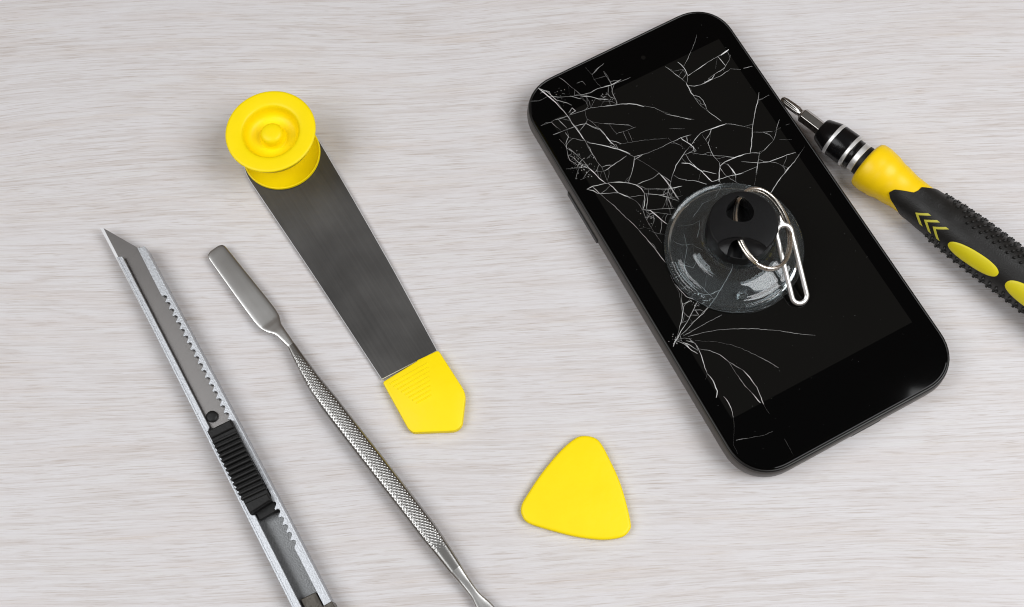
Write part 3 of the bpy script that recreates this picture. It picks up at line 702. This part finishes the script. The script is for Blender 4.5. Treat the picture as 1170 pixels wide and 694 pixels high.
# channel floor and outer walls, one U-shaped pressing
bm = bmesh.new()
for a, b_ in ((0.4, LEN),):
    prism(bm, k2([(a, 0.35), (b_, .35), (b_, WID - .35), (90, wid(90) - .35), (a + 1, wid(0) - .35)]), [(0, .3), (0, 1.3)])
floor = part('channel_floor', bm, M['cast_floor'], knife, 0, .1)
bm = bmesh.new()
prism(bm, k2([(0, 0), (LEN, 0), (LEN, .55), (0, .55)]), [(0, .25), (0, 5.3)])
prism(bm, k2([(0, .5), (LEN, .5), (LEN, 2.3), (89.3, 2.25), (89.0, 1.55), (61.4, 1.35), (60.8, 1.9), (.6, 1.7)]), [(0, 4.55), (0, 5.25), (.12, 5.42)])
part('rail', bm, M['cast'], knife, 25, .1)
# toothed rail
inner = [(.4, wid(0) - 2.1), (17.6, wid(17) - 2.35)]
u = 18.0
def teeth(u, uend, out):
    while u < uend:
        w = wid(u)
        out += [(u + .15, w - 2.2), (u + .25, w - 1.45), (u + .7, w - 1.1), (u + 1.2, w - 1.15), (u + 1.65, w - 1.6), (u + 2.1, w - 2.15)]
        u += 2.42
    return u
u = teeth(u, 60.5, inner)
inner += [(u + .3, wid(u) - 1.35), (86.6, wid(88) - 1.35)]
u = teeth(88.4, 101.5, inner)
inner += [(u, WID - 2.25), (LEN, WID - 2.2)]
poly = inner + [(LEN, WID - .5), (90, wid(90) - .5), (.9, wid(0) - .5)]
bm = bmesh.new(); prism(bm, k2(poly), [(0, 4.5), (0, 5.3)])
bm2 = k2([(1.0, wid(0) - .55), (90, wid(90) - .55), (LEN, WID - .55), (LEN, WID), (90, wid(90)), (1.0, wid(0))])
prism(bm, bm2, [(0, .25), (0, 5.38)])
part('toothed_rail', bm, M['cast'], knife, 25, .08)
# blade
bm = bmesh.new(); z = 3.9
tipz = (-10.2, .2)
prism(bm, k2([(-11.6, .15), (61.5, .9), (62.5, 1.6), (62.5, wid(60) - 1.7), (60, wid(60) - .9), (.6, wid(0) - 1.0), (-.2, wid(0) - 2.1)]), [(0, z - .55), (0, z)])
for k in range(11):
    uu = 3.0 + 5.2 * k
    prism(bm, k2([(uu, 1.5), (uu + .11, 1.5), (uu - 3.4 + .11, wid(uu) - 1.6), (uu - 3.4, wid(uu) - 1.6)]), [(0, z - .1), (0, z + .02)])
blade = part('cutter_blade', bm, M['cutter_steel'], knife, 20)
bm = bmesh.new()
vs = [kp(-12.4, -.75, z - .4), kp(-11.5, .2, z + .01), kp(60, 1.0, z + .01), kp(60, .15, z - .42)]
V = [bm.verts.new(p) for p in vs] + [bm.verts.new((p[0], p[1], z - .6)) for p in vs]
for q in ((0, 1, 2, 3), (7, 6, 5, 4), (0, 4, 5, 1), (1, 5, 6, 2), (2, 6, 7, 3), (3, 7, 4, 0)): bm.faces.new([V[i] for i in q])
part('ground_edge', bm, M['bright_steel'], blade, 0)
bm = bmesh.new(); pc = at(242, 476, 4.4); lathe(bm, [(1.65, -1.0), (1.65, .1), (1.4, .35), (.8, .42)], pc, 32); part('blade_pin', bm, M['slider'], knife, 40)
# slider
bm = bmesh.new()
prism(bm, k2([(61.9, 1.0), (62.3, wid(62) - 1.15), (88.6, wid(88) - 1.6), (89.0, 1.3)]), [(0, 3.0), (0, 6.6)])
for k in range(13):
    uu = 66.2 + k * 1.5
    h = 8.2 - .6 * abs((k - 6) / 6) ** 2
    prism(bm, k2([(uu - .5, 1.02), (uu + .1, wid(uu) - 1.3), (uu + .82, wid(uu) - 1.3), (uu + .25, 1.02)]), [(0, 6.3), (0, h - .2), (.12, h)])
prism(bm, k2([(62.1, 1.2), (62.5, wid(62) - 1.3), (65.0, wid(64) - 1.3), (64.6, 1.2)]), [(0, 6.3), (0, 7.1), (.3, 7.4)])
prism(bm, k2([(85.6, 1.3), (86.2, wid(88) - 1.7), (88.4, wid(88) - 1.7), (88.8, 1.5)]), [(0, 6.3), (0, 7.1), (.3, 7.4)])
prism(bm, k2([(88.5, 2.4), (88.5, wid(90) - 1.2), (91.0, wid(90) - 1.3), (91.0, 2.5)]), [(0, 2.2), (0, 4.3)])
part('slider', bm, M['slider'], knife, 25, .12)
bm = bmesh.new(); prism(bm, k2([(59.6, 1.4), (62.6, 1.4), (62.6, 3.2)]), [(0, 3.95), (0, 4.6)]); part('slider_spring', bm, M['slider'], knife, 0)
bm = bmesh.new(); prism(bm, k2([(115.4, 2.5), (115.8, WID - 2.6), (LEN - 1, WID - 2.6), (LEN - 1, 2.5)]), [(0, 1.2), (0, 3.6)])
prism(bm, k2([(120.4, WID - 2.5), (120.4, WID + .25), (LEN + 4, WID + .25), (LEN + 4, -.3), (LEN, -.3), (LEN, WID - 2.5)]), [(0, .4), (0, 5.9)])
part('end_clip', bm, M['clip'], knife, 25, .3)

# ================================================================ KNURLED PRY TOOL
def tool_sections(rows, n=28, e=2.6, knurl=0, per=1):
    out = []
    for (c, w, t, zc) in rows:
        sec = []
        for k in range(n):
            a = 2 * PI * k / n
            y = w * math.copysign(abs(math.cos(a)) ** (2 / e), math.cos(a)); zz = t * math.copysign(abs(math.sin(a)) ** (2 / e), math.sin(a))
            sec.append((c, y, zc + zz))
        out.append(sec)
    return out
T0 = at(248, 289, 2.5); T1 = at(521, 652, 3.0); tx = (T1 - T0); tx.z = 0; tx.normalize(); ty = Vector((-tx.y, tx.x, 0))
pry = thing('pry_tool', (T0.x, T0.y, 0), math.atan2(tx.y, tx.x), 'steel pry tool with a flat spatula tip and knurled handle', 'pry tool')
def tq(x, y, z=3): q = at(x, y, z) - T0; return q.dot(tx), q.dot(ty)
def tw(u, v, z): q = T0 + tx * u + ty * v; return (q.x, q.y, z)
def interp(T, u):
    if u <= T[0][0]: return T[0][1:]
    for i in range(len(T) - 1):
        a, b = T[i], T[i + 1]
        if u <= b[0]:
            h = b[0] - a[0]; t = (u - a[0]) / h; out = []
            for k in range(1, len(a)):
                d = (b[k] - a[k]) / h
                dl = (a[k] - T[i - 1][k]) / (a[0] - T[i - 1][0]) if i else d
                dr = (T[i + 2][k] - b[k]) / (T[i + 2][0] - b[0]) if i + 2 < len(T) else d
                m0 = 0 if dl * d <= 0 else 2 * dl * d / (dl + d); m1 = 0 if dr * d <= 0 else 2 * dr * d / (dr + d)
                out.append((2 * t ** 3 - 3 * t * t + 1) * a[k] + (t ** 3 - 2 * t * t + t) * h * m0 + (3 * t * t - 2 * t ** 3) * b[k] + (t ** 3 - t * t) * h * m1)
            return out
    return T[-1][1:]
# (u, centre v, half width, half thickness, centre z)
uN, vN = tq(333, 395); uH, vH = tq(372, 455.5); uE, vE = tq(497, 618); uM, vM = tq(521, 651); uB, vB = tq(313, 376)
uS0, vS0 = tq(311, 372)
TT = [(-1.6, .1, 1.6, .4, 2.2), (-1.3, .1, 2.4, .45, 2.2), (-.7, .05, 2.9, .48, 2.2), (.2, 0, 3.1, .5, 2.2), (8, 0, 3.3, .5, 2.3), (uS0 - 4.5, vS0 * .8, 3.62, .5, 2.5), (uS0 - 1.8, vS0, 3.4, .55, 2.5), (uS0 + .6, vS0, 2.6, .75, 2.6), (uS0 + 3.2, vN * .7, 1.7, 1.05, 2.6), (uN, vN, 1.2, 1.3, 2.6)]
TH = [(uN, vN, 1.2, 1.3, 2.6), (uN + 5, vN + (vH - vN) * .4, 1.65, 1.7, 2.7), (uH - 3, vH, 2.5, 2.3, 2.8), (uH + 3, vH, 2.75, 2.55, 2.8), ((uH + uE) / 2, (vH + vE) / 2, 2.8, 2.6, 2.8), (uE - 4, vE, 2.75, 2.55, 2.8), (uE + 2, vE, 2.4, 2.3, 2.8), (uM, vM, 1.9, 1.8, 2.7)]
TE = [(uM, vM, 1.9, 1.8, 2.7), (uM + 4, vM, 1.5, 1.4, 2.6), (uM + 8, vM, 1.35, 1.2, 2.5), (uM + 13, vM, 2.2, .8, 2.3), (uM + 22, vM, 2.8, .55, 2.1), (uM + 28, vM, 2.4, .4, 2.0)]
def outline_table(w, t, e, n):
    """(y, z, slope side) round a superellipse, evenly spaced along its length"""
    D = []
    for k in range(2001):
        a = 2 * PI * k / 2000
        D.append((w * math.copysign(abs(math.cos(a)) ** (2 / e), math.cos(a)), t * math.copysign(abs(math.sin(a)) ** (2 / e), math.sin(a))))
    acc = [0]
    for p, q in zip(D, D[1:]): acc.append(acc[-1] + math.hypot(p[0] - q[0], p[1] - q[1]))
    out = []; i = 0
    for k in range(n):
        d = acc[-1] * k / n
        while acc[i + 1] < d: i += 1
        f = (d - acc[i]) / max(1e-9, acc[i + 1] - acc[i])
        out.append((D[i][0] + (D[i + 1][0] - D[i][0]) * f, D[i][1] + (D[i + 1][1] - D[i][1]) * f))
    return out
def tool_piece(name, T, mat, step, n, e, kn=None, sm=60):
    bm = bmesh.new(); rings = []; u = T[0][0]; us = []
    while u < T[-1][0] - 1e-6: us.append(u); u += step
    us.append(T[-1][0])
    for u in us:
        vc, w, t, zc = interp(T, u); row = []
        fr = (u - T[0][0]) / (T[-1][0] - T[0][0]); ee = e if not isinstance(e, tuple) else e[0] + (e[1] - e[0]) * min(1, max(0, (fr - .72) / .28))
        for y, zz in outline_table(w, t, ee, n):
            d = kn(u, y, zz, w, t) if kn else 0
            row.append(tw(u, vc + y, zc + zz + math.copysign(d, zz)))
        rings.append(row)
    loft(bm, rings); return part(name, bm, mat, pry, sm)
tool_piece('flat_tip', TT, M['tool_steel'], .3, 72, (6, 3.6))
def knurl(u, y, zz, w, t):
    f = min(1, max(0, (u - uN - 2.5) / 7)) * min(1, max(0, (uE + 4 - u) / 6))
    f *= min(1, max(0, (w * .86 - abs(y)) / (.12 * w)))          # knurling on the broad faces only
    x = u * 2 * PI / 1.15; yy = y * 2 * PI / .95
    return f * .23 * (abs(math.sin((x + yy) / 2)) * abs(math.sin((x - yy) / 2)) - .3)
tool_piece('knurled_handle', TH, M['knurl'], .12, 150, 3.6, knurl, 80)
tool_piece('rear_shank', TE, M['tool_steel'], .4, 60, 3.6)

# ================================================================ LIGHT: softboxes left and right, dim studio
w = bpy.data.worlds.new('World'); scene.world = w; w.use_nodes = True
bg = w.node_tree.nodes['Background']; bg.inputs['Strength'].default_value = .16
_N, _L = w.node_tree.nodes, w.node_tree.links
_tc = _N.new('ShaderNodeTexCoord'); _sx = _N.new('ShaderNodeSeparateXYZ'); _rp = _N.new('ShaderNodeValToRGB')     # dim warm room, paler ceiling
_L.new(_tc.outputs['Generated'], _sx.inputs[0]); _L.new(_sx.outputs['Z'], _rp.inputs['Fac']); _L.new(_rp.outputs[0], bg.inputs['Color'])
_rp.color_ramp.elements[0].position = .70; _rp.color_ramp.elements[0].color = (.78, .58, .42, 1)
_rp.color_ramp.elements[1].position = .97; _rp.color_ramp.elements[1].color = (1.15, 1.12, 1.08, 1)
def lamp(name, loc, target, sx, sy, power, col):
    l = bpy.data.lights.new(name, 'AREA'); l.shape = 'RECTANGLE'; l.size = sx * MM; l.size_y = sy * MM; l.energy = power; l.color = col
    o = bpy.data.objects.new(name, l); COL.objects.link(o); o.location = Vector(loc) * MM
    d = Vector(target) - Vector(loc); o.rotation_euler = d.to_track_quat('-Z', 'Y').to_euler()
lamp('softbox_right', (490, -115, 640), (20, 0, 0), 500, 480, 5.7, (.97, .985, 1.0))
lamp('softbox_left', (-470, -105, 630), (-20, 0, 0), 500, 480, 3.5, (.96, .98, 1.0))

vs = scene.view_settings; vs.view_transform = 'Standard'; vs.look = 'None'; vs.exposure = 0; vs.gamma = 1
scene.render.engine = 'CYCLES'
scene.cycles.max_bounces = 12; scene.cycles.transmission_bounces = 10; scene.cycles.use_denoising = True; scene.cycles.filter_width = 1.1; scene.cycles.caustics_reflective = False; scene.cycles.caustics_refractive = True; scene.cycles.sample_clamp_indirect = 4.0
